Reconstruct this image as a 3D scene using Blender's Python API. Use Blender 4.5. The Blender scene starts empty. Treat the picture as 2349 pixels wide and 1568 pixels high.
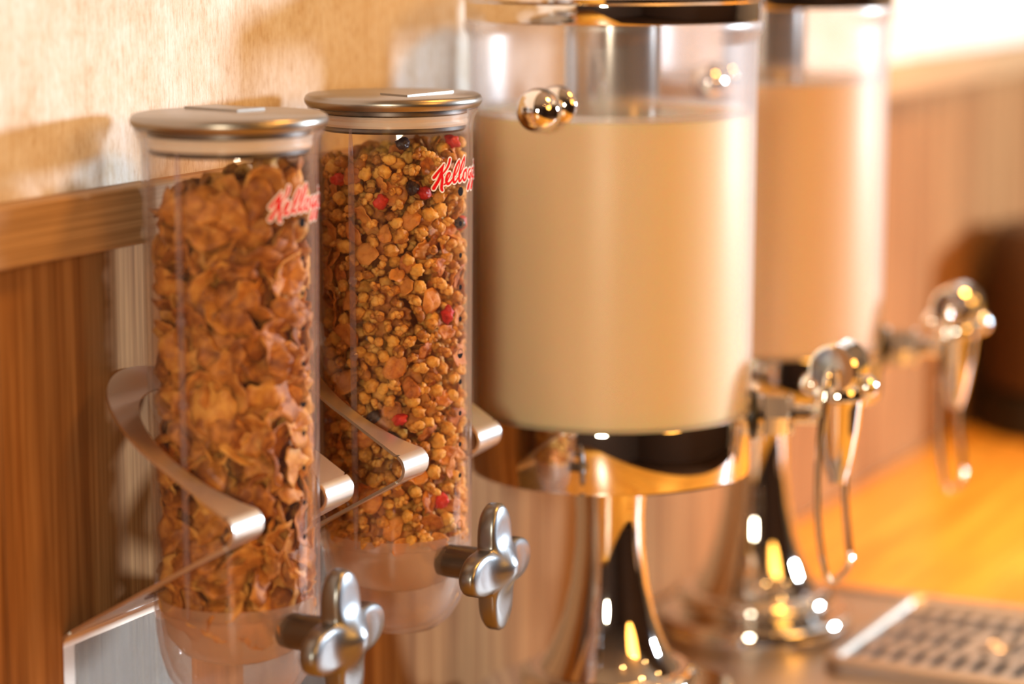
import bpy, bmesh, math, random
from math import sin, cos, pi, sqrt, atan2, radians
from mathutils import Vector, Matrix, noise
R_ = random.Random(7)
C = bpy.context.scene.collection
sc = bpy.context.scene

# ------------------------------------------------------------------ camera
FPX = 6000.0
pitch = math.atan(984 / FPX); yaw = math.atan(3026 / FPX)
Fw = Vector((cos(yaw) * cos(pitch), sin(yaw) * cos(pitch), -sin(pitch)))
Rt = Vector((sin(yaw), -cos(yaw), 0)); Up = Rt.cross(Fw)
cam = bpy.data.objects.new('camera', bpy.data.cameras.new('camera')); C.objects.link(cam)
M = Matrix((Rt, Up, -Fw)).transposed().to_4x4(); M.translation = Vector((0, -.886, .574))
cam.matrix_world = M
cam.data.sensor_width = 36; cam.data.lens = FPX / 2349 * 36
cam.data.clip_start = .05
cam.data.dof.use_dof = True; cam.data.dof.focus_distance = 1.585; cam.data.dof.aperture_fstop = 2.7
sc.camera = cam

# ------------------------------------------------------------------ light and exposure
W = bpy.data.worlds.new('world'); sc.world = W; W.use_nodes = True
W.node_tree.nodes['Background'].inputs[0].default_value = (1, .55, .2, 1)
W.node_tree.nodes['Background'].inputs[1].default_value = .3
def area(name, loc, target, size, watts, col, size_y=None, spread=180):
    l = bpy.data.lights.new(name, 'AREA'); l.energy = watts; l.color = col
    l.shape = 'RECTANGLE' if size_y else 'DISK'; l.size = size
    if size_y: l.size_y = size_y
    l.spread = radians(spread)
    o = bpy.data.objects.new(name, l); C.objects.link(o); o.location = loc
    o.rotation_euler = (Vector(target) - Vector(loc)).to_track_quat('-Z', 'Y').to_euler()
    return o
def lamp(name, loc, watts, col, r):
    l = bpy.data.lights.new(name, 'POINT'); l.energy = watts; l.color = col; l.shadow_soft_size = r
    o = bpy.data.objects.new(name, l); C.objects.link(o); o.location = loc
    return o
COOL = (.78, .90, 1.0)
WARM = (1.0, .44, .07)
area('daylight_right', (3.95, -2.45, .70), (1.55, -.1, .4), .34, 178, COOL)
area('fill_left', (-.52, -.82, .56), (1.35, -.05, .36), .30, 19, (1.0, .86, .62))  # added fill lamp, lifts the milk from the front left
area('warm_ceiling_panel', (1.7, -1.1, 1.60), (1.7, -.2, .2), .35, 18, WARM)
area('warm_counter_fill', (2.55, -.55, 1.45), (2.45, -.35, 0), .16, 6, (1, .52, .18), spread=60)  # lamp added just to brighten the worktop on the right
area('warm_room_glow', (.9, -3.2, 1.4), (1.6, 0, .2), 1.2, 38, WARM)
for i, (x, y) in enumerate([(.4, -1.8), (1.6, -2.2), (2.6, -1.8), (1.0, -3.0), (2.2, -3.2), (3.4, -2.9), (3.6, -.9)]):
    lamp('downlight', (x, y, 1.6), 2.2, (1, .55, .18), .03)
vs = sc.view_settings
vs.view_transform = 'Standard'; vs.look = 'None'; vs.gamma = 1; vs.use_curve_mapping = False; vs.exposure = -0.3
cy = sc.cycles
cy.max_bounces = 14; cy.transparent_max_bounces = 32; cy.glossy_bounces = 6; cy.diffuse_bounces = 4
cy.sample_clamp_indirect = 6; cy.use_denoising = True; cy.caustics_refractive = False

# ------------------------------------------------------------------ materials
def mat(name, col, rough=.5, metal=0., **k):
    m = bpy.data.materials.new(name); m.use_nodes = True
    b = m.node_tree.nodes['Principled BSDF']
    b.inputs['Base Color'].default_value = (*col, 1); b.inputs['Roughness'].default_value = rough
    b.inputs['Metallic'].default_value = metal
    for a, v in k.items(): b.inputs[a.replace('_', ' ')].default_value = v
    return m
class NT:
    def __init__(s, m): s.t = m.node_tree; s.b = s.t.nodes.get('Principled BSDF'); s.o = s.t.nodes['Material Output']
    def n(s, kind, **k):
        x = s.t.nodes.new('ShaderNode' + kind)
        for a, v in k.items():
            if a in x.inputs.keys(): x.inputs[a].default_value = v
            else: setattr(x, a, v)
        return x
    def l(s, a, b): s.t.links.new(a, b)
    def coords(s, scale):
        tc = s.n('TexCoord'); mp = s.n('Mapping'); mp.inputs['Scale'].default_value = scale
        s.l(tc.outputs['Object'], mp.inputs[0]); return mp.outputs[0]
    def noise(s, scale, detail=4, vec=(1, 1, 1), rough=.55, dist=0):
        x = s.n('TexNoise'); x.inputs['Scale'].default_value = scale; x.inputs['Detail'].default_value = detail
        x.inputs['Roughness'].default_value = rough; x.inputs['Distortion'].default_value = dist
        s.l(s.coords(vec), x.inputs['Vector']); return x.outputs['Fac']
    def ramp(s, fac, stops):
        r = s.n('ValToRGB'); e = r.color_ramp.elements
        while len(e) < len(stops): e.new(.5)
        for q, (p, c) in zip(e, stops): q.position = p; q.color = (*c, 1)
        s.l(fac, r.inputs[0]); return r.outputs[0]
    def mix(s, fac, a, b, mode='MIX'):
        x = s.n('MixRGB'); x.blend_type = mode
        for i, v in ((0, fac), (1, a), (2, b)):
            if hasattr(v, 'is_linked'): s.l(v, x.inputs[i])
            elif isinstance(v, tuple): x.inputs[i].default_value = (*v, 1)
            else: x.inputs[i].default_value = v
        return x.outputs[0]
    def bump(s, h, strength, dist=.001):
        x = s.n('Bump'); x.inputs['Strength'].default_value = strength; x.inputs['Distance'].default_value = dist
        s.l(h, x.inputs['Height']); s.l(x.outputs[0], s.b.inputs['Normal'])

def wood(name, dark, mid, light, axis, rough=.45, fine=1.0, strips=None, spec=.5):
    m = mat(name, mid, rough, 0, Specular_IOR_Level=spec); t = NT(m)
    v = [60 * fine] * 3; v[axis] = 2.2
    v2 = [260 * fine] * 3; v2[axis] = 5
    a = t.noise(1, 5, v, .6, .4); b = t.noise(1, 3, v2, .6)
    c1 = t.ramp(a, [(.3, dark), (.5, mid), (.72, light)])
    c2 = t.ramp(b, [(.35, (.55, .50, .46)), (.6, (1, 1, 1))])
    c = t.mix(.75, c1, c2, 'MULTIPLY')
    if strips:
        vs_ = [0.01] * 3; vs_[strips[0]] = strips[1]
        s_ = t.n('TexVoronoi'); s_.voronoi_dimensions = '1D'; s_.inputs['Scale'].default_value = 1
        sx = t.n('SeparateXYZ'); t.l(t.coords(tuple(strips[1] if i == strips[0] else 1 for i in range(3))), sx.inputs[0])
        t.l(sx.outputs[strips[0]], s_.inputs['W'])
        sepc = t.n('SeparateColor'); t.l(s_.outputs['Color'], sepc.inputs[0])
        c = t.mix(.45, c, t.ramp(sepc.outputs[0], [(0, (.72, .64, .58)), (1, (1, 1, 1))]), 'MULTIPLY')
    t.l(c, t.b.inputs['Base Color']); t.bump(b, .25, .0004)
    return m

def wallpaper():
    m = mat('textured wallpaper', (.8, .7, .55), .8); t = NT(m)
    big = t.noise(34, 6, (1, 1, .75), .75); fib = t.noise(1, 5, (520, 520, 110), .65); ver = t.noise(1, 4, (330, 330, 14), .6)
    c = t.ramp(big, [(.32, (.65, .54, .40)), (.46, (.75, .70, .62)), (.60, (.82, .81, .79))])
    c = t.mix(.55, c, t.ramp(fib, [(.33, (.62, .46, .30)), (.5, (.97, .94, .91)), (.7, (1, 1, 1))]), 'MULTIPLY')
    c = t.mix(.35, c, t.ramp(ver, [(.35, (.76, .63, .47)), (.55, (1, 1, 1))]), 'MULTIPLY')
    t.l(c, t.b.inputs['Base Color']); t.bump(t.mix(.4, fib, ver), .55, .0012)
    return m

def clear(name, tint=(1, 1, 1), haze=.04, edge=.35, hazecol=(.85, .78, .8), ior=1.45, gr=.05):
    m = bpy.data.materials.new(name); m.use_nodes = True; nt = m.node_tree
    nt.nodes.remove(nt.nodes['Principled BSDF']); t = NT(m)
    tr = t.n('BsdfTransparent'); tr.inputs[0].default_value = (*tint, 1)
    gl = t.n('BsdfGlossy'); gl.inputs['Roughness'].default_value = gr
    df = t.n('BsdfDiffuse'); df.inputs[0].default_value = (*hazecol, 1)
    tl = t.n('BsdfTranslucent'); tl.inputs[0].default_value = (*hazecol, 1)
    dm = t.n('MixShader'); dm.inputs[0].default_value = .5; t.l(df.outputs[0], dm.inputs[1]); t.l(tl.outputs[0], dm.inputs[2])
    lw = t.n('LayerWeight'); lw.inputs['Blend'].default_value = .5
    pw = t.n('Math', operation='POWER'); t.l(lw.outputs['Facing'], pw.inputs[0]); pw.inputs[1].default_value = 4
    ma = t.n('Math', operation='MULTIPLY_ADD'); t.l(pw.outputs[0], ma.inputs[0]); ma.inputs[1].default_value = edge; ma.inputs[2].default_value = haze
    m1 = t.n('MixShader'); t.l(ma.outputs[0], m1.inputs[0]); t.l(tr.outputs[0], m1.inputs[1]); t.l(dm.outputs[0], m1.inputs[2])
    fr = t.n('Fresnel'); ge = t.n('NewGeometry'); io = t.n('Math', operation='MULTIPLY_ADD')
    t.l(ge.outputs['Backfacing'], io.inputs[0]); io.inputs[1].default_value = 1 / ior - ior; io.inputs[2].default_value = ior; t.l(io.outputs[0], fr.inputs[0])
    m2 = t.n('MixShader'); t.l(fr.outputs[0], m2.inputs[0]); t.l(m1.outputs[0], m2.inputs[1]); t.l(gl.outputs[0], m2.inputs[2])
    t.l(m2.outputs[0], t.o.inputs[0])
    return m

def food(name, cols, rough=.6, scale=260, sss=.0):
    m = mat(name, cols[1], rough); t = NT(m)
    oi = t.n('ObjectInfo'); a = t.noise(scale, 4, (1, 1, 1), .6)
    geo = t.n('NewGeometry')
    mx = t.n('Math', operation='ADD'); t.l(a, mx.inputs[0])
    ra = t.n('Math', operation='MULTIPLY_ADD'); t.l(oi.outputs['Random'], ra.inputs[0]); ra.inputs[1].default_value = .35; ra.inputs[2].default_value = -.25
    rb = t.n('Math', operation='MULTIPLY_ADD'); t.l(geo.outputs['Random Per Island'], rb.inputs[0]); rb.inputs[1].default_value = .3; t.l(ra.outputs[0], rb.inputs[2])
    t.l(rb.outputs[0], mx.inputs[1])
    c = t.ramp(mx.outputs[0], [(.3, cols[0]), (.5, cols[1]), (.75, cols[2])])
    t.l(c, t.b.inputs['Base Color']); t.bump(t.noise(scale * 3, 4), .5, .0006)
    return m

def metal(name, col, rough, grain=None):
    m = mat(name, col, rough, 1.0); t = NT(m)
    if grain:
        t.bump(t.noise(1, 3, grain, .6), .12, .0003)
    return m

M_ = {}
M_['paper'] = wallpaper()
M_['panel'] = wood('vertical grain wall panel', (.21, .085, .027), (.36, .18, .07), (.50, .28, .12), 2, .7, strips=(0, 38), spec=.15)
M_['rail'] = wood('beech rail', (.43, .25, .12), (.50, .31, .155), (.57, .37, .20), 0, .6, 2.6, spec=.2)
M_['counter'] = wood('orange varnished wood worktop', (.72, .30, .035), (.86, .42, .055), (.95, .52, .09), 0, .3, .5)
M_['steel'] = metal('brushed steel', (.56, .49, .43), .42, (30, 900, 30))
M_['chrome'] = metal('chrome', (.86, .85, .84), .035)
M_['satin'] = metal('satin aluminium', (.80, .79, .78), .33, (700, 700, 700))
M_['lid'] = metal('satin grey lid plastic', (.36, .33, .30), .33, (500, 500, 500))
M_['plug'] = metal('dark grey lid plug', (.13, .12, .115), .4)
M_['knob'] = metal('silver grey knob plastic', (.27, .28, .30), .33, (900, 900, 900))
M_['stem'] = metal('dark grey spindle', (.16, .14, .12), .38)
M_['seal'] = mat('white silicone seal', (.72, .66, .58), .4)
M_['clear'] = clear('clear plastic', (1, .985, .98), .012, .30, (.70, .62, .66))
M_['rib'] = clear('clear plastic rib', (.93, .90, .93), .16, .5, (.70, .62, .70))
M_['cup'] = clear('clear plastic cup', (.97, .94, .92), .10, .5, (.92, .82, .76))
M_['hopper'] = clear('cloudy plastic hopper', (.95, .86, .76), .46, .3, (.90, .74, .60))
M_['tank'] = clear('clear beverage tank', (.99, .98, .98), .06, .60, (.85, .78, .80), gr=.32)  # pinkish haze and pale edge paint in room reflections and wall bounce
M_['foam'] = clear('milk film on the tank', (1, 1, 1), .45, .2, (.9, .85, .8))
M_['milk'] = mat('milk', (.90, .79, .52), .35, 0, Subsurface_Weight=.6, Subsurface_Scale=.03)
M_['soy'] = mat('pale coffee milk', (.84, .60, .34), .35, 0, Subsurface_Weight=.25, Subsurface_Scale=.01)
M_['black'] = mat('black rubber', (.012, .011, .010), .35)
M_['brownmetal'] = mat('dark brown metal', (.10, .055, .03), .45, .4)
M_['red'] = mat('red print', (.62, .006, .008), .8, 0, Specular_IOR_Level=.05)
M_['white'] = mat('white print', (.80, .74, .70), .8, 0, Specular_IOR_Level=.05)
M_['ink'] = mat('dark grey print', (.02, .02, .025), 1, 0, Specular_IOR_Level=0)
M_['scratch'] = mat('scratch', (.1, .1, .1), .5)
M_['puff'] = food('oat puff', ((.32, .11, .012), (.62, .28, .035), (.80, .46, .09)))
M_['cluster'] = food('oat cluster', ((.34, .12, .014), (.64, .29, .042), (.84, .50, .12)), scale=380)
M_['bran'] = food('toasted flake', ((.28, .075, .012), (.50, .16, .025), (.66, .28, .05)))
M_['corn'] = food('corn flake', ((.26, .08, .010), (.52, .205, .03), (.72, .38, .08)), scale=150)
M_['berry'] = food('dried strawberry', ((.30, .008, .008), (.55, .012, .012), (.66, .04, .03)), .45)
M_['raisin'] = food('raisin', ((.006, .004, .006), (.02, .012, .018), (.04, .025, .03)), .35)
M_['floor'] = wood('dark floor boards', (.06, .03, .015), (.10, .05, .025), (.15, .08, .04), 0, .4, .3)
M_['ceil'] = mat('ceiling paint', (.35, .25, .16), .8)
M_['farwall'] = mat('dark brown paint', (.10, .05, .025), .8)

# ------------------------------------------------------------------ mesh helpers
def link(name, bm, m, parent=None, smooth=True, angle=40):
    me = bpy.data.meshes.new(name); bmesh.ops.recalc_face_normals(bm, faces=bm.faces[:]); bm.to_mesh(me); bm.free()
    if isinstance(m, (list, tuple)):
        for x in m: me.materials.append(x)
    else: me.materials.append(m)
    if smooth:
        me.polygons.foreach_set('use_smooth', [True] * len(me.polygons))
        me.set_sharp_from_angle(angle=radians(angle))
    o = bpy.data.objects.new(name, me); C.objects.link(o)
    if parent: o.parent = parent
    return o
def tag(o, label, cat=None, group=None, kind=None):
    if label: o['label'] = label
    if cat: o['category'] = cat
    if group: o['group'] = group
    if kind: o['kind'] = kind
    return o
def thing(name, loc, label, cat, group=None, rz=0):
    o = bpy.data.objects.new(name, None); C.objects.link(o); o.location = loc; o.rotation_euler[2] = rz
    o.empty_display_size = .02
    return tag(o, label, cat, group)
def box(bm, lo, hi, bevel=0, seg=2):
    r = bmesh.ops.create_cube(bm, size=1)
    s = [hi[i] - lo[i] for i in range(3)]; c = [(hi[i] + lo[i]) / 2 for i in range(3)]
    bmesh.ops.transform(bm, verts=r['verts'], matrix=Matrix.Translation(c) @ Matrix.Diagonal((*s, 1)))
    if bevel:
        ed = list({e for v in r['verts'] for e in v.link_edges})
        bmesh.ops.bevel(bm, geom=ed, offset=bevel, segments=seg, affect='EDGES', profile=.5)
    return bm
def lathe(bm, prof, n=96, mtx=None, close=False):
    rings = []
    for r, z in prof:
        if r < 1e-7: rings.append([bm.verts.new((0, 0, z))])
        else: rings.append([bm.verts.new((r * cos(2 * pi * i / n), r * sin(2 * pi * i / n), z)) for i in range(n)])
    pairs = list(zip(rings, rings[1:]))
    if close: pairs.append((rings[-1], rings[0]))
    for a, b in pairs:
        for i in range(n):
            j = (i + 1) % n
            q = [a[0]] if len(a) == 1 else [a[i], a[j]]
            q += [b[0]] if len(b) == 1 else [b[j], b[i]]
            if len(q) > 2: bm.faces.new(q)
    if mtx is not None: bmesh.ops.transform(bm, verts=[v for r in rings for v in r], matrix=mtx)
    return bm
def frame(z, org=(0, 0, 0), up=None):
    z = Vector(z).normalized(); u = Vector(up or (0, 0, 1))
    if abs(z.dot(u)) > .98: u = Vector((1, 0, 0))
    x = u.cross(z).normalized(); y = z.cross(x)
    m = Matrix((x, y, z)).transposed().to_4x4(); m.translation = Vector(org); return m
def sweep(bm, pts, r, n=12, cap=True):
    pts = [Vector(p) for p in pts]; rings = []
    rr = r if isinstance(r, (list, tuple)) else [r] * len(pts)
    t0 = (pts[1] - pts[0]).normalized(); nx = t0.orthogonal().normalized()
    for i, p in enumerate(pts):
        a = pts[max(i - 1, 0)]; b = pts[min(i + 1, len(pts) - 1)]; t = (b - a).normalized()
        nx = (nx - t * nx.dot(t)).normalized(); ny = t.cross(nx)
        rings.append([bm.verts.new(p + (nx * cos(2 * pi * k / n) + ny * sin(2 * pi * k / n)) * rr[i]) for k in range(n)])
    for a, b in zip(rings, rings[1:]):
        for k in range(n): bm.faces.new((a[k], a[(k + 1) % n], b[(k + 1) % n], b[k]))
    if cap: bm.faces.new(rings[0][::-1]); bm.faces.new(rings[-1])
def smoothpath(pts, it=2):
    pts = [Vector(p) for p in pts]
    for _ in range(it):
        q = [pts[0]]
        for a, b in zip(pts, pts[1:]): q += [a * .75 + b * .25, a * .25 + b * .75]
        q.append(pts[-1]); pts = q
    return pts
def prism(bm, poly, z0, z1):
    a = [bm.verts.new((x, y, z0)) for x, y in poly]; b = [bm.verts.new((x, y, z1)) for x, y in poly]
    n = len(poly)
    for i in range(n): bm.faces.new((a[i], a[(i + 1) % n], b[(i + 1) % n], b[i]))
    bm.faces.new(a[::-1]); bm.faces.new(b)
def arc(cx, cy_, r, a0, a1, n):
    return [(cx + r * cos(radians(a0 + (a1 - a0) * i / n)), cy_ + r * sin(radians(a0 + (a1 - a0) * i / n))) for i in range(n + 1)]

# ------------------------------------------------------------------ the room
CZ = -.016                                             # top of the worktop
X0, X1, Y1, ZF, ZC = -2.6, 6.0, -4.6, -.92, 1.7
def struct(name, lo, hi, m):
    bm = bmesh.new(); box(bm, lo, hi); o = link(name, bm, m, smooth=False); tag(o, None, kind='structure'); return o
wall = struct('wall_back', (X0, 0, ZF), (X1, .12, ZC), M_['paper'])
struct('floor', (X0, Y1, ZF - .1), (X1, .12, ZF), M_['floor'])
struct('ceiling', (X0, Y1, ZC), (X1, .12, ZC + .1), M_['ceil'])
struct('wall_front', (X0, Y1 - .1, ZF), (X1, Y1, ZC), M_['farwall'])
struct('wall_left', (X0 - .1, Y1, ZF), (X0, 0, ZC), M_['farwall'])
struct('wall_right', (X1, Y1, ZF), (X1 + .1, 0, ZC), M_['paper'])
RT, RB = .419, .385
xs = [X0, -.4, .5, 1.128, 2.35, 3.3, 4.3, X1]
for a, b in zip(xs, xs[1:]):
    bm = bmesh.new(); box(bm, (a + .0004, -.004, CZ), (b - .0004, 0, RB + .01), .0004, 1)
    link('wainscot_panel', bm, M_['panel'], wall, smooth=False)
bm = bmesh.new(); box(bm, (X0, -.020, RB), (X1, 0, RT), .0025, 3)
o = link('trim_1', bm, M_['rail']); tag(o, None, kind='structure')

# worktop and its cabinet
t = thing('counter', (1.6, -.35, ZF), 'long buffet counter with a glossy orange wooden worktop against the panelled wall', 'counter')
bm = bmesh.new(); box(bm, (X0 - 1.6 + .01, -.42, CZ - .04 - ZF), (X1 - 1.6 - .01, .345, CZ - ZF), .004, 3); link('worktop', bm, M_['counter'], t)
bm = bmesh.new(); box(bm, (X0 - 1.6 + .02, -.38, 0), (X1 - 1.6 - .02, .34, CZ - .04 - ZF)); link('cabinet', bm, M_['panel'], t, False)

# ------------------------------------------------------------------ clear cereal canister
TB, TT = .118, .4626                                   # bottom and lid top (world z)
def logo(bmw, bmr, rad, A, z0):
    # strokes in unrolled units of .021 mm, x to the right, y down
    S = [[(505,565,45),(420,665,80),(300,775,95),(180,905,110),(150,930,105)],
         [(495,570,45),(440,700,80),(395,850,110),(310,1020,105),(215,1140,115),(145,1235,125)],
         [(735,435,85),(700,560,90),(610,700,75),(500,800,60),(430,865,55)],
         [(430,880,85),(450,1000,105),(420,1150,110),(405,1270,110),(445,1315,80)],
         [(505,1150,45),(570,1130,60),(660,1000,55),(745,880,60),(735,820,65),(670,830,75),(600,940,95),(580,1070,100),(640,1155,95),(750,1110,75),(850,1010,60)],
         [(1150,500,60),(1050,600,85),(930,800,95),(870,1000,100),(890,1120,95),(980,1110,70),(1080,1000,55)],
         [(1150,500,60),(1165,610,60),(1090,760,60),(960,910,50)],
         [(1440,410,55),(1340,530,85),(1210,740,95),(1130,970,100),(1140,1110,95),(1220,1100,70),(1310,1000,55)],
         [(1440,410,55),(1450,540,60),(1370,700,60),(1220,880,50)],
         [(1560,790,80),(1420,830,90),(1350,960,95),(1370,1090,90),(1470,1110,85),(1560,1000,85),(1580,860,75),(1500,820,60)],
         [(1860,800,80),(1740,830,85),(1680,950,90),(1720,1060,85),(1820,1010,75),(1890,880,70),(1830,1120,85),(1740,1330,90),(1640,1400,85),(1620,1320,60),(1750,1190,55),(1900,1060,55)],
         [(2140,800,80),(2030,830,85),(1970,950,90),(2010,1060,85),(2110,1010,75),(2170,880,70),(2110,1120,85),(2020,1330,90),(1920,1400,85),(1900,1320,60),(2030,1190,55),(2180,1060,55)],
         [(2330,600,60),(2290,690,45)],
         [(2480,800,70),(2380,840,80),(2420,950,85),(2460,1060,85),(2360,1110,75),(2290,1060,55)]]
    K = 2.13e-5
    def stamp(bm, extra, rr):
        def P(x, y):
            a = A + (x * K) / rad
            zz = z0 - (y - 850) * K
            d = Rt * sin(a) - Vector((Fw.x, Fw.y, 0)).normalized() * cos(a)
            return (d.x * rr, d.y * rr, zz)
        for s in S:
            pts = [Vector((p[0], p[1], p[2])) for p in s]; q = smoothpath(pts, 2)
            den = []
            for a, b in zip(q, q[1:]):
                k = max(1, int((b - a).length / 22))
                den += [a.lerp(b, i / k) for i in range(k)]
            den.append(q[-1])
            for p in den:
                w = p.z / 2 * .92 + extra
                c = [bm.verts.new(P(p.x + w * cos(2 * pi * i / 14), p.y + w * sin(2 * pi * i / 14))) for i in range(14)]
                bm.faces.new(c)
    stamp(bmw, 42, rad + .00015); stamp(bmr, 0, rad + .0003)

def dispenser(x, y, label, flap, knobrot):
    t = thing('cereal_dispenser', (x, y, TB), label, 'cereal dispenser')
    H = .4475 - TB
    rt, rb, th = .0500, .0478, .0026
    ro = lambda z: rb + (rt - rb) * z / H
    prof = [(.054, H + .0065), (.0535, H + .0045), (.0512, H + .001), (rt, H - .006)]
    prof += [(ro(z), z) for z in (.25, .2, .15, .1, .075)]
    prof += [(ro(.06), .06)]
    inner = [(r - th, z) for r, z in prof]
    bm = bmesh.new(); lathe(bm, prof + inner[::-1], 128, close=True)
    cn = link('canister', bm, M_['clear'], t)
    # rounded cup
    cup = [(ro(.06), .0598), (.0474, .046), (.0455, .033), (.0415, .020), (.0350, .009), (.0270, .0025), (.018, .0004), (0, 0)]
    cin = [(max(r - .003, 0), z + .0028) for r, z in cup]; cin[0] = (cup[0][0] - .0028, .0598)
    bm = bmesh.new(); lathe(bm, cup + cin[::-1], 96); tag(link('dispensing_cup', bm, M_['cup'], t), 'clear rounded bottom cup')
    # cloudy hopper inside
    hp = [(.0448, .066), (.0448, .056), (.0435, .054), (.0415, .044), (.034, .034), (.022, .0285), (0, .0265)]
    bm = bmesh.new(); lathe(bm, hp, 96); tag(link('hopper', bm, M_['hopper'], t), 'cloudy beige inner bowl')
    # rib on the left of the canister
    B = radians(-29)
    d = Rt * sin(B) - Vector((Fw.x, Fw.y, 0)).normalized() * cos(B)
    e = Vector((-d.y, d.x, 0))
    bm = bmesh.new()
    p0, p1 = .062, H - .004
    pts = [(d * (ro(z) + .0004) + Vector((0, 0, z))) for z in [p0 + (p1 - p0) * i / 10 for i in range(11)]]
    sweep(bm, pts, [.0008] + [.0019] * 9 + [.0009], 10); link('rib', bm, M_['rib'], cn)
    for zz in (.185, .232):
        bm = bmesh.new()
        lathe(bm, [(0, .0022), (.0024, .0014), (.003, 0), (.0024, -.0014), (0, -.0022)], 14,
              frame(d, d * (ro(zz) + .0012) + e * .0008 + Vector((0, 0, zz))))
        link('catch', bm, M_['rib'], cn)
    # printed lettering and fill scale
    bw, br = bmesh.new(), bmesh.new(); logo(bw, br, .0502, radians(28), .2975)
    cd = link('logo', bw, M_['white'], cn, False); tag(cd, 'white outline of the red script lettering')
    tag(link('logo_lettering', br, M_['red'], cn, False), 'red script lettering')
    def dot(zz, r, half=False, ringonly=False):
        bm = bmesh.new()
        rad = ro(zz) + .0002; A = radians(58.5)
        def P(a, b):
            al = A + a / rad; dd = Rt * sin(al) - Vector((Fw.x, Fw.y, 0)).normalized() * cos(al)
            return bm.verts.new((dd.x * rad, dd.y * rad, zz + b))
        n = 20
        if not (half or ringonly): bm.faces.new([P(r * cos(2 * pi * i / n), r * sin(2 * pi * i / n)) for i in range(n)])
        else:
            for i in range(n):
                a0, a1 = 2 * pi * i / n, 2 * pi * (i + 1) / n
                bm.faces.new([P(r * cos(a0), r * sin(a0)), P(r * cos(a1), r * sin(a1)), P(r * .86 * cos(a1), r * .86 * sin(a1)), P(r * .86 * cos(a0), r * .86 * sin(a0))])
            if half: bm.faces.new([P(r * cos(pi + pi * i / n), r * sin(pi + pi * i / n)) for i in range(n + 1)])
        link('fill_mark', bm, M_['ink'], cn, False)
    zt = .2855
    dot(zt, .0029)
    for k in range(1, 10):
        if k == 5: continue
        dot(zt - .0211 * k * (.2 / .211), .0017)
    dot(zt - .0211 * 5 * (.2 / .211) - .002, .0031, half=True)
    dot(zt - .212, .0031, ringonly=True)
    # lid
    z = TT - TB
    L = [(0, z), (.0535, z - .0002), (.0550, z - .0012), (.0559, z - .0032), (.0556, z - .0055), (.0540, z - .0078), (.046, z - .0090), (0, z - .0090)]
    bm = bmesh.new(); lathe(bm, L, 128); lid = link('lid', bm, M_['lid'], t)
    bm = bmesh.new()
    poly = flap
    prism(bm, poly, z - .0005, z + .0011); link('lid_flap', bm, M_['lid'], lid, True, 30)
    bm = bmesh.new(); lathe(bm, [(.0462, z - .008), (.0462, z - .0112), (.0450, z - .0118), (.043, z - .0118), (.043, z - .008)], 96, close=True)
    link('plug', bm, M_['plug'], lid)
    bm = bmesh.new(); lathe(bm, [(.0440, z - .0119), (.0463, z - .0121), (.0470, z - .0136), (.0462, z - .0153), (.0470, z - .0174), (.0463, z - .0190), (.0440, z - .0193)], 96)
    tag(link('seal', bm, M_['seal'], lid), 'white silicone ring')
    bm = bmesh.new(); lathe(bm, [(0, z - .0192), (.0452, z - .0193), (.0458, z - .0212), (.0445, z - .0226), (0, z - .0226)], 96)
    link('plug_base', bm, M_['plug'], lid)
    # portion knob on the front (-y)
    kz = .1690 - TB
    bm = bmesh.new(); lathe(bm, [(0, .038), (.0098, .038), (.0106, .044), (.0106, .072), (0, .072)], 48, frame((0, -1, 0), (-.010, 0, kz)))
    link('spindle', bm, M_['stem'], t)
    bm = bmesh.new()
    def lobeR(a):
        k = cos(2 * (a - knobrot)) ** 2
        return .0205 + .0205 * k ** .85
    n = 144; fr = frame((0, -1, 0), (-.010, -.071, kz))
    levels = [(.0, -.0002, .93), (.0, .0015, .985), (0, .003, 1.0), (0, .0085, 1.0), (0, .0102, .975), (0, .0112, .93)]
    rings = []
    for _, h, k in levels: rings.append([bm.verts.new((lobeR(2 * pi * i / n) * k * cos(2 * pi * i / n), lobeR(2 * pi * i / n) * k * sin(2 * pi * i / n), h)) for i in range(n)])
    for k in (.78, .62, .48, .36, .25, .14, .06):
        rr = []
        for i in range(n):
            a = 2 * pi * i / n; r = lobeR(a) * .93 * k
            h = .0116 + .0095 * math.exp(-(r / .0130) ** 2.4)
            rr.append(bm.verts.new((r * cos(a), r * sin(a), h)))
        rings.append(rr)
    for a, b in zip(rings, rings[1:]):
        for i in range(n): bm.faces.new((a[i], a[(i + 1) % n], b[(i + 1) % n], b[i]))
    bm.faces.new(rings[-1]); bm.faces.new(rings[0][::-1])
    bmesh.ops.transform(bm, verts=bm.verts[:], matrix=fr)
    tag(link('knob', bm, M_['knob'], t, True, 50), 'silver grey four lobed turning knob')
    return t
TUBES = [(1.2475, -.078), (1.4330, -.080)]
dispenser(*TUBES[0], 'left clear cereal dispenser filled with large golden corn flakes, nearest the left edge', [(.0087, 0), (.030, -.005), (.040, .034), (.019, .043)], radians(5))
dispenser(*TUBES[1], 'middle clear cereal dispenser filled with granola and red berry pieces, in sharp focus', [(-.0263, -.0248), (.0215, -.0312), (.031, -.0065), (-.0168, -.0001)], radians(2))

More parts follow.
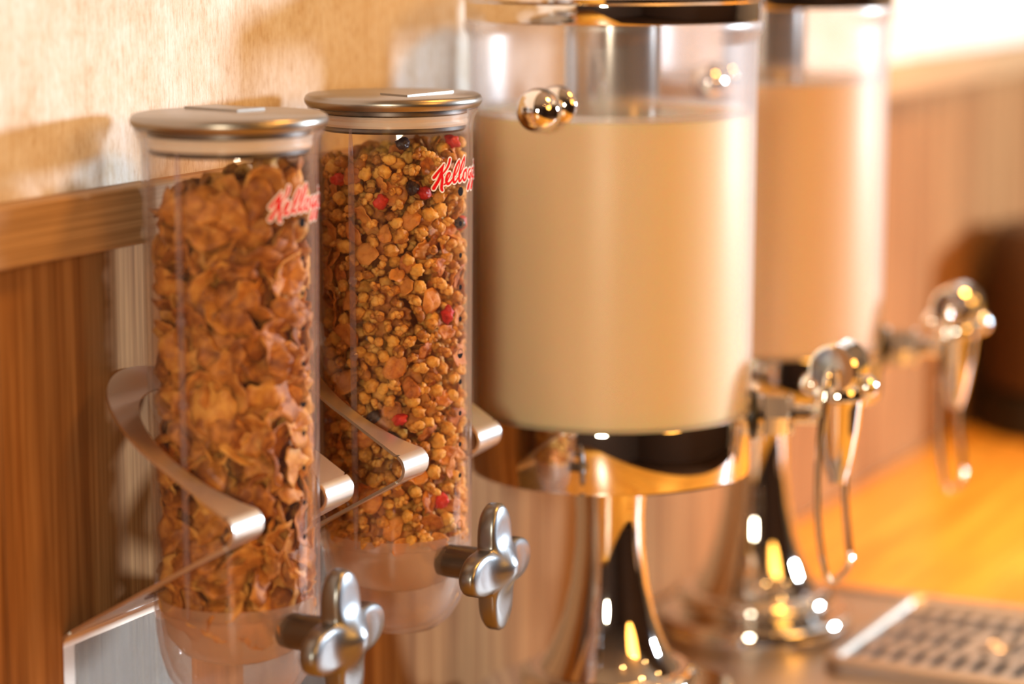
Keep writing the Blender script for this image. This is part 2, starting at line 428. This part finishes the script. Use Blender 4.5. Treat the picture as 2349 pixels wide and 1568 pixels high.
# ------------------------------------------------------------------ folded aluminium wall brackets
def bracket(x, y, label):
    t = thing('wall_bracket', (x, y, .238), label, 'bracket', 'folded aluminium wall brackets')
    hw, r0, th = .065, .0518, .0019
    rf, cv = .0098, -.0335
    up = (-.515, .857); lo = (-.5, -.866)
    pU = (cv + rf * up[0], rf * up[1]); pL = (cv + rf * lo[0], rf * lo[1])
    vfront = pU[0]
    def ring(vback, back_round, zf):
        bm = bmesh.new()
        ai = math.asin(min(.99, -vfront / r0))          # angle below the u axis of the inner corner
        a0 = pi + ai; a1 = -ai                          # from front-left round the back to front-right
        N = 120; cols = []
        for i in range(N + 1):
            a = a0 + (a1 - a0) * i / N
            ca, sa = cos(a), sin(a)
            cand = []
            if abs(ca) > 1e-6: cand.append(hw / abs(ca))
            if sa < -1e-6: cand.append(vfront / sa)
            if sa > 1e-6 and not back_round: cand.append(vback / sa)
            R0 = min(cand) if cand else hw
            if back_round and sa >= 0: R0 = hw + .0055 * sa
            R0 = max(R0, r0 + 1e-4)
            cols.append(((r0 * ca, r0 * sa), (R0 * ca, R0 * sa)))
        # exact outer corners
        vs_ = []
        for (iu, iv), (ou, ov) in cols:
            q = []
            for (u, v) in ((iu, iv), (ou, ov)):
                z, nz, nv = zf(v)
                q.append(bm.verts.new((u, v, z))); q.append(bm.verts.new((u, v + nv * th, z + nz * th)))
            vs_.append(q)
        for a, b in zip(vs_, vs_[1:]):
            bm.faces.new((a[0], b[0], b[2], a[2])); bm.faces.new((a[1], a[3], b[3], b[1]))
            bm.faces.new((a[0], a[1], b[1], b[0])); bm.faces.new((a[2], b[2], b[3], a[3]))
        for q in (vs_[0], vs_[-1]): bm.faces.new((q[0], q[2], q[3], q[1]))
        return bm
    k1 = .857 / .515; s1 = .515 / .857
    fu = lambda v: (pU[1] + (v - pU[0]) * .60, -.857, .515)
    fl = lambda v: (pL[1] - (v - pL[0]) * .577, .866, .5)
    bm = ring(0, True, fu); link('upper_arm', bm, M_['satin'], t, True, 30)
    vb = -y - .003 - .004
    bm = ring(vb, False, fl); link('lower_arm', bm, M_['satin'], t, True, 30)
    inner = sqrt(r0 ** 2 - vfront ** 2)
    for s in (-1, 1):
        bm = bmesh.new(); rows = []
        A0, A1 = atan2(up[1], up[0]), atan2(lo[1], lo[0]) + 2 * pi
        for i in range(17):
            a = A0 + (A1 - A0) * i / 16; ca, sa = cos(a), sin(a); q = []
            for u in (s * inner, s * hw):
                for rr in (rf, rf - th): q.append(bm.verts.new((u, cv + rr * ca, rr * sa)))
            rows.append(q)
        for a, b in zip(rows, rows[1:]):
            for i, j in ((0, 2), (2, 3), (3, 1), (1, 0)): bm.faces.new((a[i], a[j], b[j], b[i]))
        for q in (rows[0], rows[-1]): bm.faces.new((q[0], q[2], q[3], q[1]))
        link('fold', bm, M_['satin'], t, True, 50)
    # wall plate with bend
    zb = fl(vb)[0]; z0 = .03 - .238; bm = bmesh.new()
    pr = [(vb, zb), (vb + .0022, zb - .0018), (vb + .0038, zb - .0045), (vb + .004, zb - .008), (vb + .004, z0)]
    pb = [(vb + .001, zb + .0016), (vb + .0036, zb - .0006), (vb + .0056, zb - .004), (vb + .006, zb - .008), (vb + .006, z0)]
    pr = [(v - .001, z) for v, z in pr]; pb = [(v - .001, z) for v, z in pb]
    A = [[bm.verts.new((s * hw, v, z)) for v, z in pr] for s in (-1, 1)]; B = [[bm.verts.new((s * hw, v, z)) for v, z in pb] for s in (-1, 1)]
    for i in range(4):
        bm.faces.new((A[0][i], A[0][i + 1], A[1][i + 1], A[1][i])); bm.faces.new((B[0][i], B[1][i], B[1][i + 1], B[0][i + 1]))
        for s in (0, 1): bm.faces.new((A[s][i], B[s][i], B[s][i + 1], A[s][i + 1]))
    for i in (0, 4): bm.faces.new((A[0][i], A[1][i], B[1][i], B[0][i]))
    link('wall_plate', bm, M_['satin'], t, True, 40)
    return t
bracket(1.2435, TUBES[0][1], 'folded aluminium wall bracket holding the left corn flake dispenser')
bracket(1.4320, TUBES[1][1], 'folded aluminium wall bracket holding the middle granola dispenser')

# ------------------------------------------------------------------ cereal
def lump(seed, sub, rx, ry, rz, amp, freq):
    bm = bmesh.new(); bmesh.ops.create_icosphere(bm, subdivisions=sub, radius=1)
    off = Vector((seed * 7.3, seed * 3.1, seed * 1.7))
    for v in bm.verts:
        n = noise.noise(v.co * freq + off) * amp + noise.noise(v.co * freq * 2.7 + off) * amp * .4
        v.co = v.co * (1 + n); v.co = Vector((v.co.x * rx, v.co.y * ry, v.co.z * rz))
    return bm
def clusterbm(seed):
    rr = random.Random(seed); bm = bmesh.new()
    for k in range(rr.randint(4, 6)):
        s = rr.uniform(.0021, .0037)
        b = lump(seed * 11 + k, 2, s, s * rr.uniform(.7, 1), s * rr.uniform(.6, .9), .35, 1.6)
        m = Matrix.Translation((rr.uniform(-.0032, .0032), rr.uniform(-.0026, .0026), rr.uniform(-.0018, .0018))) @ Matrix.Rotation(rr.uniform(0, 6), 4, 'X')
        bmesh.ops.transform(b, verts=b.verts[:], matrix=m)
        me = bpy.data.meshes.new('t'); b.to_mesh(me); b.free(); bm.from_mesh(me); bpy.data.meshes.remove(me)
    return bm
def flakebm(seed, size, thick, curl, n=10):
    rr = random.Random(seed); bm = bmesh.new(); off = Vector((seed * 2.1, seed * .7, 3.3))
    rad = [1 + .28 * noise.noise(Vector((cos(2 * pi * i / (2 * n)) * 1.5, sin(2 * pi * i / (2 * n)) * 1.5, seed * 1.3))) + rr.uniform(-.09, .09) for i in range(2 * n)]
    asp = rr.uniform(.62, .95); ax = rr.uniform(0, pi)
    def h(x, y):
        q = x * cos(ax) + y * sin(ax); w = -x * sin(ax) + y * cos(ax)
        return size * (curl * (q * q) * .55 + curl * .2 * w * w) + size * .30 * noise.noise(Vector((x * 1.9, y * 1.9, 0)) + off) + size * .1 * noise.noise(Vector((x * 4.5, y * 4.5, 2)) + off)
    for sgn in (0, 1):
        cen = bm.verts.new((0, 0, h(0, 0) + sgn * thick)); prev = None; rings = []
        for k in (.35, .7, 1.0):
            ring = []
            for i in range(2 * n):
                a = 2 * pi * i / (2 * n); x = cos(a) * k * rad[i]; y = sin(a) * k * rad[i] * asp
                ring.append(bm.verts.new((x * size, y * size, h(x, y) + sgn * thick * (1 if k < 1 else .6))))
            rings.append(ring)
        for i in range(2 * n):
            j = (i + 1) % (2 * n)
            bm.faces.new((cen, rings[0][i], rings[0][j]))
            for a, b in zip(rings, rings[1:]): bm.faces.new((a[i], b[i], b[j], a[j]))
        if sgn == 0: edge = rings[-1]
        else:
            for i in range(2 * n):
                j = (i + 1) % (2 * n); bm.faces.new((edge[i], edge[j], rings[-1][j], rings[-1][i]))
    return bm
def mesh_of(bm, m, name):
    me = bpy.data.meshes.new(name); bmesh.ops.recalc_face_normals(bm, faces=bm.faces[:]); bm.to_mesh(me); bm.free(); me.materials.append(m)
    me.polygons.foreach_set('use_smooth', [True] * len(me.polygons)); return me
LIB = {
 'oat_puff': [mesh_of(lump(i, 3, .0047, .0042, .0039, .34, 1.9), M_['puff'], 'oat_puff') for i in range(8)],
 'oat_cluster': [mesh_of(clusterbm(40 + i), M_['cluster'], 'oat_cluster') for i in range(8)],
 'toasted_flake': [mesh_of(flakebm(70 + i, .0078, .0007, .5, 8), M_['bran'], 'toasted_flake') for i in range(8)],
 'corn_flake': [mesh_of(flakebm(90 + i, .0145, .0010, .6, 10), M_['corn'], 'corn_flake') for i in range(10)],
 'strawberry_piece': [mesh_of(lump(120 + i, 3, .0056, .0042, .0036, .45, 1.5), M_['berry'], 'strawberry_piece') for i in range(4)],
 'raisin': [mesh_of(lump(140 + i, 3, .0058, .0042, .0036, .4, 2.3), M_['raisin'], 'raisin') for i in range(3)],
}
LAB = {
 'oat_puff': ('round golden oat puff in the middle granola dispenser', 'cereal', 'oat puffs in the middle dispenser'),
 'oat_cluster': ('knobbly golden oat cluster in the middle granola dispenser', 'cereal', 'oat clusters in the middle dispenser'),
 'toasted_flake': ('thin toasted orange brown flake in the middle granola dispenser', 'cereal', 'toasted flakes in the middle dispenser'),
 'corn_flake': ('large curled corn flake in the left dispenser', 'cereal', 'corn flakes in the left dispenser'),
}
CAMP = Vector((0, -.886, .574)); Th = -Vector((Fw.x, Fw.y, 0)).normalized()
def pix(p):
    d = p - CAMP; z = d.dot(Fw); return 1174.5 + FPX * d.dot(Rt) / z, 784 - FPX * d.dot(Up) / z
def on_tube(px, py, cx_, cy_, r):
    ray = (Fw + Rt * (px - 1174.5) / FPX - Up * (py - 784) / FPX)
    ox, oy = CAMP.x - cx_, CAMP.y - cy_
    a = ray.x ** 2 + ray.y ** 2; b = 2 * (ox * ray.x + oy * ray.y); c = ox * ox + oy * oy - r * r
    t_ = (-b - sqrt(max(b * b - 4 * a * c, 0))) / (2 * a); return CAMP + ray * t_
def fill(cx_, cy_, zlo, zhi, layers, spacing, kinds, fixed, tang, slope):
    placed = []
    grid = {}
    def ok(p, d):
        k = (int(p.x / .01), int(p.y / .01), int(p.z / .01))
        for a in (-1, 0, 1):
            for b in (-1, 0, 1):
                for c in (-1, 0, 1):
                    for q, dq in grid.get((k[0] + a, k[1] + b, k[2] + c), ()):
                        if (q - p).length < (d + dq) / 2: return False
        return True
    def put(name, p, d):
        k = (int(p.x / .01), int(p.y / .01), int(p.z / .01)); grid.setdefault(k, []).append((p, d)); placed.append((name, p))
    for name, px, py in fixed:
        put(name, on_tube(px, py, cx_, cy_, layers[0] - .0002), spacing * 1.05)
    for rl in layers:
        area_ = 2 * pi * rl * (zhi - zlo)
        for _ in range(int(area_ / spacing ** 2 * 9)):
            a = R_.uniform(0, 2 * pi); z = R_.uniform(zlo, zhi + slope)
            r = rl + R_.uniform(-.0014, .0006)
            p = Vector((cx_ + r * cos(a), cy_ + r * sin(a), z))
            if z > zhi + slope * ((p - Vector((cx_, cy_, z))).dot(Rt) / rl): continue
            if ok(p, spacing * .86): put(R_.choices([k for k, _ in kinds], [w for _, w in kinds])[0], p, spacing * .86)
    # loose top layer across the whole mouth
    for _ in range(900):
        r = sqrt(R_.random()) * layers[0] * .95; a = R_.uniform(0, 2 * pi)
        p = Vector((cx_ + r * cos(a), cy_ + r * sin(a), 0)); lean = slope * (p - Vector((cx_, cy_, 0))).dot(Rt) / layers[0]
        p.z = zhi + lean - R_.uniform(0, .012)
        if ok(p, spacing * .86): put(R_.choices([k for k, _ in kinds], [w for _, w in kinds])[0], p, spacing * .86)
    return placed
def lay(placed, cx_, cy_, tang, core):
    ax = Vector((cx_, cy_, 0)); items = {}
    for name, p in placed:
        d = Vector((p.x - cx_, p.y - cy_, 0)); rad = d.length; d = d.normalized() if rad > 1e-6 else Vector((1, 0, 0))
        me = R_.choice(LIB[name])
        if name in ('corn_flake', 'toasted_flake'):
            # flakes lie at a slant, never crossing the canister
            nrm = (d + Vector((R_.uniform(-1, 1), R_.uniform(-1, 1), R_.uniform(-1, 1))) * tang).normalized()
            if R_.random() < .5: nrm = -nrm
            rot = nrm.to_track_quat('Z', 'Y').to_matrix().to_4x4() @ Matrix.Rotation(R_.uniform(0, 2 * pi), 4, 'Z')
        else:
            rot = Matrix.Rotation(R_.uniform(0, 2 * pi), 4, 'Z') @ Matrix.Rotation(R_.uniform(-1.3, 1.3), 4, 'X') @ Matrix.Rotation(R_.uniform(0, 2 * pi), 4, 'Z')
        s = R_.uniform(.82, 1.15) if name not in ('strawberry_piece', 'raisin') else R_.uniform(.9, 1.1)
        Mx = Matrix.Translation(p) @ rot @ Matrix.Scale(s, 4)
        # keep every vertex inside the canister: push inward
        mx = max((Vector(((Mx @ v.co).x - cx_, (Mx @ v.co).y - cy_)).length for v in me.vertices))
        lim = .0462
        if mx > lim: Mx = Matrix.Translation(-d * (mx - lim)) @ Mx
        vis = (p - ax).dot(Th) + rad * .2
        items.setdefault(name, []).append((vis, me, Mx))
    stuff = bmesh.new(); mats = []
    for name, L in items.items():
        L.sort(key=lambda q: -q[0])
        keep = L[:300]
        for k, (vis, me, Mx) in enumerate(L):
            if vis > .0 and k < 300:
                o = bpy.data.objects.new(name, me); C.objects.link(o); o.matrix_world = Mx
                if name in LAB: lb, cat, g = LAB[name]; tag(o, lb, cat, g)
                else: LOOSE.append((name, o))
            else:
                if me.materials[0] not in mats: mats.append(me.materials[0])
                mi = mats.index(me.materials[0]); n0 = len(stuff.faces); stuff.verts.ensure_lookup_table(); v0 = len(stuff.verts)
                stuff.from_mesh(me); stuff.verts.ensure_lookup_table(); stuff.faces.ensure_lookup_table()
                bmesh.ops.transform(stuff, verts=stuff.verts[v0:], matrix=Mx)
                for f in stuff.faces[n0:]: f.material_index = mi
    me = bpy.data.meshes.new(core[0]); stuff.to_mesh(me); stuff.free()
    for m in mats: me.materials.append(m)
    me.polygons.foreach_set('use_smooth', [True] * len(me.polygons))
    o = bpy.data.objects.new(core[0], me); C.objects.link(o); tag(o, core[1], 'cereal', None, 'stuff')
LOOSE = []
fx = [('strawberry_piece', 978, 443), ('strawberry_piece', 872, 464), ('strawberry_piece', 774, 412), ('strawberry_piece', 1027, 722),
      ('strawberry_piece', 917, 964), ('strawberry_piece', 1016, 1150), ('strawberry_piece', 1046, 324), ('strawberry_piece', 1066, 512),
      ('raisin', 853, 958), ('raisin', 1056, 511), ('raisin', 905, 1012), ('raisin', 948, 432), ('raisin', 925, 330)]
pl = fill(*TUBES[1], .181, .4265, (.0425, .0345, .027), .0094, (('oat_puff', 30), ('oat_cluster', 44), ('toasted_flake', 26)), fx, .6, .005)
lay(pl, *TUBES[1], .6, ('granola', 'granola packed behind the front pieces in the middle cereal dispenser'))
pl = fill(*TUBES[0], .172, .4200, (.0400, .031, .022), .0135, (('corn_flake', 1),), [], .8, .010)
lay(pl, *TUBES[0], .95, ('corn_flakes', 'corn flakes packed behind the front flakes in the left cereal dispenser'))
BL = {0: 'red strawberry piece below the lid right of centre, larger upper one in the granola', 1: 'red strawberry piece left of the largest one, near the top of the granola',
      2: 'dark red strawberry piece left of the clear rib in the granola', 3: 'pink red strawberry piece at mid height by the fill dots',
      4: 'tiny red strawberry piece above the bracket prong beside a dark raisin', 5: 'bright red strawberry piece below the bracket prong near the bottom',
      6: 'red strawberry piece touching the lid seal above the red lettering', 7: 'red strawberry piece beside the second fill dot'}
RL = {0: 'black raisin left of the tiny strawberry piece above the bracket prong', 1: 'blue black raisin beside the second fill dot', 2: 'dark raisin half hidden just above the bracket prong',
      3: 'dark raisin left of the largest strawberry piece', 4: 'dark raisin right under the lid of the granola dispenser'}
ci = {'strawberry_piece': 0, 'raisin': 0}
order = {}
for name, o in LOOSE:
    px, py = pix(o.matrix_world.translation)
    best = min((i for i in range(len(fx)) if fx[i][0] == name), key=lambda i: (fx[i][1] - px) ** 2 + (fx[i][2] - py) ** 2)
    if name == 'strawberry_piece': tag(o, BL[best], 'berry', 'strawberry pieces in the granola')
    else: tag(o, RL[best - 8], 'raisin', 'raisins in the granola')

# ------------------------------------------------------------------ beverage dispensers
Tc = Vector((Th.x, Th.y, 0))
def beverage(x, y, label, base_top, base_r, milkmat, milkname, milklabel, mtop):
    t = thing('beverage_dispenser', (x, y, CZ + .0008), label, 'beverage dispenser')
    Z = lambda z: z - CZ
    # tank with a moulded collar
    po = [(.1030, Z(.500)), (.1034, Z(.4975)), (.1030, Z(.4935)), (.1005, Z(.4900)), (.0999, Z(.485)), (.0995, Z(.40)), (.0990, Z(.30)), (.0987, Z(.229))]
    pi_ = [(r - .003, z) for r, z in po]
    bm = bmesh.new(); lathe(bm, po + pi_[::-1], 160, close=True); link('tank', bm, M_['tank'], t)
    bm = bmesh.new(); lathe(bm, [(.0985, Z(.5005)), (.1020, Z(.5005)), (.1026, Z(.502)), (.1026, Z(.5135)), (.1045, Z(.515)), (.1048, Z(.5175)), (.102, Z(.520)), (.085, Z(.527)), (.05, Z(.537)), (.022, Z(.540)), (.016, Z(.548)), (.02, Z(.562)), (.012, Z(.572)), (0, Z(.574))], 160)
    link('lid', bm, M_['chrome'], t)
    bm = bmesh.new(); lathe(bm, [(.0335, Z(.510)), (.0335, Z(.26)), (.030, Z(.252)), (0, Z(.25))], 96); tag(link('ice_tube', bm, M_['steelt'], t), 'steel ice tube hanging in the tank')
    dr = [(.0965, Z(.2285)), (.0985, Z(.2285)), (.0990, Z(.2265)), (.0990, Z(.1905)), (.0984, Z(.1885)), (.0984, Z(.1862)), (.093, Z(.1850)), (.03, Z(.184)), (0, Z(.184))]
    bm = bmesh.new(); lathe(bm, [(0, Z(.2275))] + dr, 160); link('drum', bm, M_['chrome'], t)
    bt = base_top
    h = .184 - bt
    col = [(0, Z(.184)), (.027, Z(.184)), (.0255, Z(bt + h * .93)), (.0240, Z(bt + h * .80)), (.0245, Z(bt + h * .66)), (.0275, Z(bt + h * .5)), (.0325, Z(bt + h * .36)), (.0385, Z(bt + h * .25)), (.0445, Z(bt + h * .17)), (.0490, Z(bt + h * .125)), (.050, Z(bt + h * .115))]
    bm = bmesh.new(); lathe(bm, col, 128); link('pedestal', bm, M_['chrome'], t)
    ring_ = [(.049, Z(bt + h * .12))] + [(.0535 + .0115 * cos(radians(a)), Z(bt + .0105 + .0085 * sin(radians(a)))) for a in range(110, -61, -17)] + [(.058, Z(bt + .0005)), (.04, Z(bt))]
    bm = bmesh.new(); lathe(bm, ring_, 128); link('pedestal_ring', bm, M_['chrome'], t)
    bs = [(0, Z(bt)), (base_r - .004, Z(bt)), (base_r - .001, Z(bt - .001)), (base_r, Z(bt - .003)), (base_r, 0.001), (base_r - .001, 0), (0, 0)]
    bm = bmesh.new(); lathe(bm, bs, 160); link('base', bm, M_['chrome'], t)
    # carrying ball on the tank
    B = radians(-24); d = (Rt * sin(B) + Tc * cos(B)); d.normalize()
    zb = Z(.4465)
    bm = bmesh.new()
    bmesh.ops.create_uvsphere(bm, u_segments=40, v_segments=24, radius=.0148, matrix=Matrix.Translation(d * .1285 + Vector((0, 0, zb))))
    sweep(bm, [d * .103 + Vector((0, 0, zb)), d * .12 + Vector((0, 0, zb))], .006, 20)
    bb = link('ball_grip', bm, M_['chrome'], t)
    bm = bmesh.new()
    bmesh.ops.create_uvsphere(bm, u_segments=40, v_segments=24, radius=.0138, matrix=Matrix.Translation(d * .098 + Vector((0, 0, zb + .001))) @ frame(d) @ Matrix.Diagonal((1, 1, .55, 1)))  # second, flattened ball half sunk in the tank wall
    link('grip_inner_ball', bm, M_['chrome'], bb)
    # tap, pointing along Rt
    A = Rt.copy(); zt = Z(.2235); O = Vector((0, 0, zt)) + A * .004
    tp = bpy.data.objects.new('tap', None)
    bm = bmesh.new()
    lathe(bm, [(0, .092), (.0175, .092), (.0185, .0955), (.0170, .0985), (0, .0985)], 48, frame(A, O)); gk = link('gasket', bm, M_['black'], t)
    bm = bmesh.new()
    lathe(bm, [(0, .099), (.0165, .099), (.0165, .102), (.013, .104), (0, .104)], 48, frame(A, O))
    hexp = [(0, .104), (.0152, .104), (.0158, .106), (.0158, .119), (.0150, .1205), (0, .1205)]
    lathe(bm, hexp, 6, frame(A, O))
    lathe(bm, [(.012, .120), (.0150, .1215), (.0150, .1245), (.009, .126), (0, .126)], 40, frame(A, O))
    lathe(bm, [(0, .125), (.0078, .125), (.0078, .152), (0, .152)], 32, frame(A, O))
    tap = link('tap', bm, M_['chrome'], t, True, 30)
    V = A * .1610
    bm = bmesh.new()
    lathe(bm, [(0, zt + .010), (.0165, zt + .010), (.0192, zt + .013), (.0192, zt + .019), (.017, zt + .022), (.012, zt + .024), (0, zt + .024)], 64, Matrix.Translation(V))
    lathe(bm, [(.0178, zt + .011), (.0168, zt + .006), (.0150, zt - .010), (.0118, zt - .028), (.0088, zt - .042), (.0068, zt - .046), (.0065, zt - .0495), (.0045, zt - .0495), (.0045, zt - .03)], 64, Matrix.Translation(V))
    link('nozzle', bm, M_['chrome'], tap)
    hubd = (Rt * .40 - Tc * .917).normalized()          # lever pivot axis, away from the viewer
    hc = V + Vector((0, 0, zt + .034))
    bm = bmesh.new(); lathe(bm, [(0, -.017), (.0158, -.017), (.0178, -.0150), (.0178, -.006), (.0165, -.0050), (.0165, -.003), (.0178, -.002), (.0178, .0150), (.0158, .017), (0, .017)], 56, frame(hubd, hc))
    link('valve_hub', bm, M_['chrome'], tap)
    bm = bmesh.new()
    cd = (Rt * .95 + Tc * .3).normalized()
    for s in (-1, 1):
        bmesh.ops.create_uvsphere(bm, u_segments=28, v_segments=16, radius=.0088, matrix=Matrix.Translation(V + cd * (.0195 * s) + Vector((0, 0, zt + .0205))))
    sweep(bm, [V - cd * .019 + Vector((0, 0, zt + .0205)), V + cd * .019 + Vector((0, 0, zt + .0205))], .006, 20)
    link('cross_pin', bm, M_['chrome'], tap)
    w = .0325; lo = -.152
    pts = [hc - hubd * .012, hc - hubd * .026, hc - hubd * w + Vector((0, 0, -.012)), hc - hubd * w * 1.04 + Vector((0, 0, -.05)) - A * .004, hc - hubd * w * 1.04 + Vector((0, 0, -.10)) - A * .004,
           hc - hubd * w + Vector((0, 0, lo + .02)) + A * .000, hc - hubd * w * .86 + Vector((0, 0, lo)) + A * .004, hc + hubd * w * .86 + Vector((0, 0, lo)) + A * .004, hc + hubd * w + Vector((0, 0, lo + .02)),
           hc + hubd * w * 1.04 + Vector((0, 0, -.10)) - A * .004, hc + hubd * w * 1.04 + Vector((0, 0, -.05)) - A * .004, hc + hubd * w + Vector((0, 0, -.012)), hc + hubd * .026, hc + hubd * .012]
    bm = bmesh.new(); sweep(bm, smoothpath(pts, 3), .0026, 14); link('lever_loop', bm, M_['chrome'], tap)
    # the drink
    m = bmesh.new(); r1, r2 = .0962, .0955
    lathe(m, [(0, .2290), (r2 - .004, .2290), (r2, .2325), (r1 - .0003, mtop - .002), (r1, mtop), (r1 - .0015, mtop - .0006), (.036, mtop - .0010), (.0336, mtop - .001)], 160)
    o = link(milkname, m, milkmat); o.location = (x, y, 0); tag(o, milklabel, 'drink')
    m = bmesh.new(); lathe(m, [(r1 + .0002, mtop - .001), (r1 + .0003, mtop + .0045)], 160)
    fo = link('froth_line', m, M_['foam'], o); return t
M_['steelt'] = metal('brushed steel tube', (.62, .60, .58), .16, (900, 900, 8))
beverage(1.654, -.130, 'large chrome and clear beverage dispenser of white milk, right of the cereal dispensers', .022, .0955, M_['milk'], 'milk', 'white milk filling the front beverage dispenser', .4376)
beverage(1.9725, -.117, 'rear chrome beverage dispenser half hidden behind the front one, with caramel coloured drink', .004, .080, M_['soy'], 'coffee_milk', 'caramel coloured milk drink in the rear beverage dispenser', .4430)

# ------------------------------------------------------------------ steel serving tray and drip tray
t = thing('serving_tray', (1.85, -.24, CZ), 'flat brushed steel serving tray lying under the beverage dispensers', 'tray')
bm = bmesh.new(); box(bm, (-.40, -.30, 0), (.285, .225, .0006), .0002, 1); link('tray_base', bm, M_['steel'], t)
bm = bmesh.new()
for lo, hi in (((-.40, .219, 0), (.285, .225, .005)), ((-.40, -.30, 0), (.285, -.294, .005)), ((.279, -.30, 0), (.285, .225, .005)), ((-.40, -.30, 0), (-.394, .225, .005))):
    box(bm, lo, hi, .0015, 2)
link('tray_rim', bm, M_['steel'], t)
dx0, dx1, dy0, dy1 = 1.885, 2.105, -.410, -.204
dc = ((dx0 + dx1) / 2, (dy0 + dy1) / 2)
t = thing('drip_tray', (*dc, CZ + .0007), 'slotted steel drip tray with raised rounded rim at the lower right', 'drip tray')
hx, hy = (dx1 - dx0) / 2, (dy1 - dy0) / 2
def rr_(hx, hy, r, n=8):
    p = []
    for cx_, cy_, a in ((hx - r, hy - r, 0), (-hx + r, hy - r, 90), (-hx + r, -hy + r, 180), (hx - r, -hy + r, 270)): p += arc(cx_, cy_, r, a, a + 90, n)
    return p
bm = bmesh.new(); prof = [(0, .0), (0, .010), (.003, .0125), (.008, .0125), (.011, .010), (.012, .006), (.013, .0)]
loops = [[bm.verts.new((x, y, z)) for x, y in rr_(hx - o_, hy - o_, .022 - o_ * .8)] for o_, z in prof]
n = len(loops[0])
for a, b in zip(loops, loops[1:]):
    for i in range(n): bm.faces.new((a[i], a[(i + 1) % n], b[(i + 1) % n], b[i]))
link('tray_rim', bm, M_['steel'], t)
bm = bmesh.new(); prism(bm, rr_(hx - .0128, hy - .0128, .010), .0002, .0012); link('tray_well', bm, M_['black'], t, False)
# grille with real slots: strips between the openings
rows = [(-.078, -.038), (-.026, .022), (.034, .078)]
pitch_ = .0165; sw = .0092
bm = bmesh.new(); z0, z1 = .0058, .0072; ex, ey = hx - .0118, hy - .0118
us = [-ex, rows[0][0], rows[0][1], rows[1][0], rows[1][1], rows[2][0], rows[2][1], ex]
for i in (0, 2, 4, 6): box(bm, (us[i], -ey, z0), (us[i + 1], ey, z1))
for ri, (a, b) in enumerate(rows):
    y_ = -ey
    k = 0
    while y_ < ey:
        y2 = min(y_ + pitch_ - sw, ey); box(bm, (a - .0002, y_, z0), (b + .0002, y2, z1), 0); y_ = y2 + sw; k += 1
    if ri == 1: box(bm, (a, -.03, z0), (b, .008, z1))
link('grille', bm, M_['steel'], t, False)
bm = bmesh.new(); lathe(bm, [(.006, z1), (.0085, z1 + .0015), (.011, z1)], 32, Matrix.Translation((-.002, -.010, 0))); link('finger_ring', bm, M_['steel'], t)

# ------------------------------------------------------------------ dark urn at the right edge
t = thing('coffee_urn', (2.97, -.135, CZ), 'blurred dark brown urn with a black base at the right edge against the wall', 'urn')
bm = bmesh.new(); lathe(bm, [(0, .052), (.116, .052), (.120, .058), (.118, .16), (.112, .21), (.106, .235), (0, .24)], 96); link('body', bm, M_['brownmetal'], t)
bm = bmesh.new(); lathe(bm, [(0, 0), (.125, 0), (.128, .004), (.125, .045), (.11, .053), (0, .053)], 96); link('foot', bm, M_['black'], t)
bm = bmesh.new(); lathe(bm, [(0, .262), (.012, .26), (.016, .252), (.01, .244), (.08, .240), (.094, .236), (.094, .233), (0, .233)], 64); link('lid', bm, M_['brownmetal'], t)
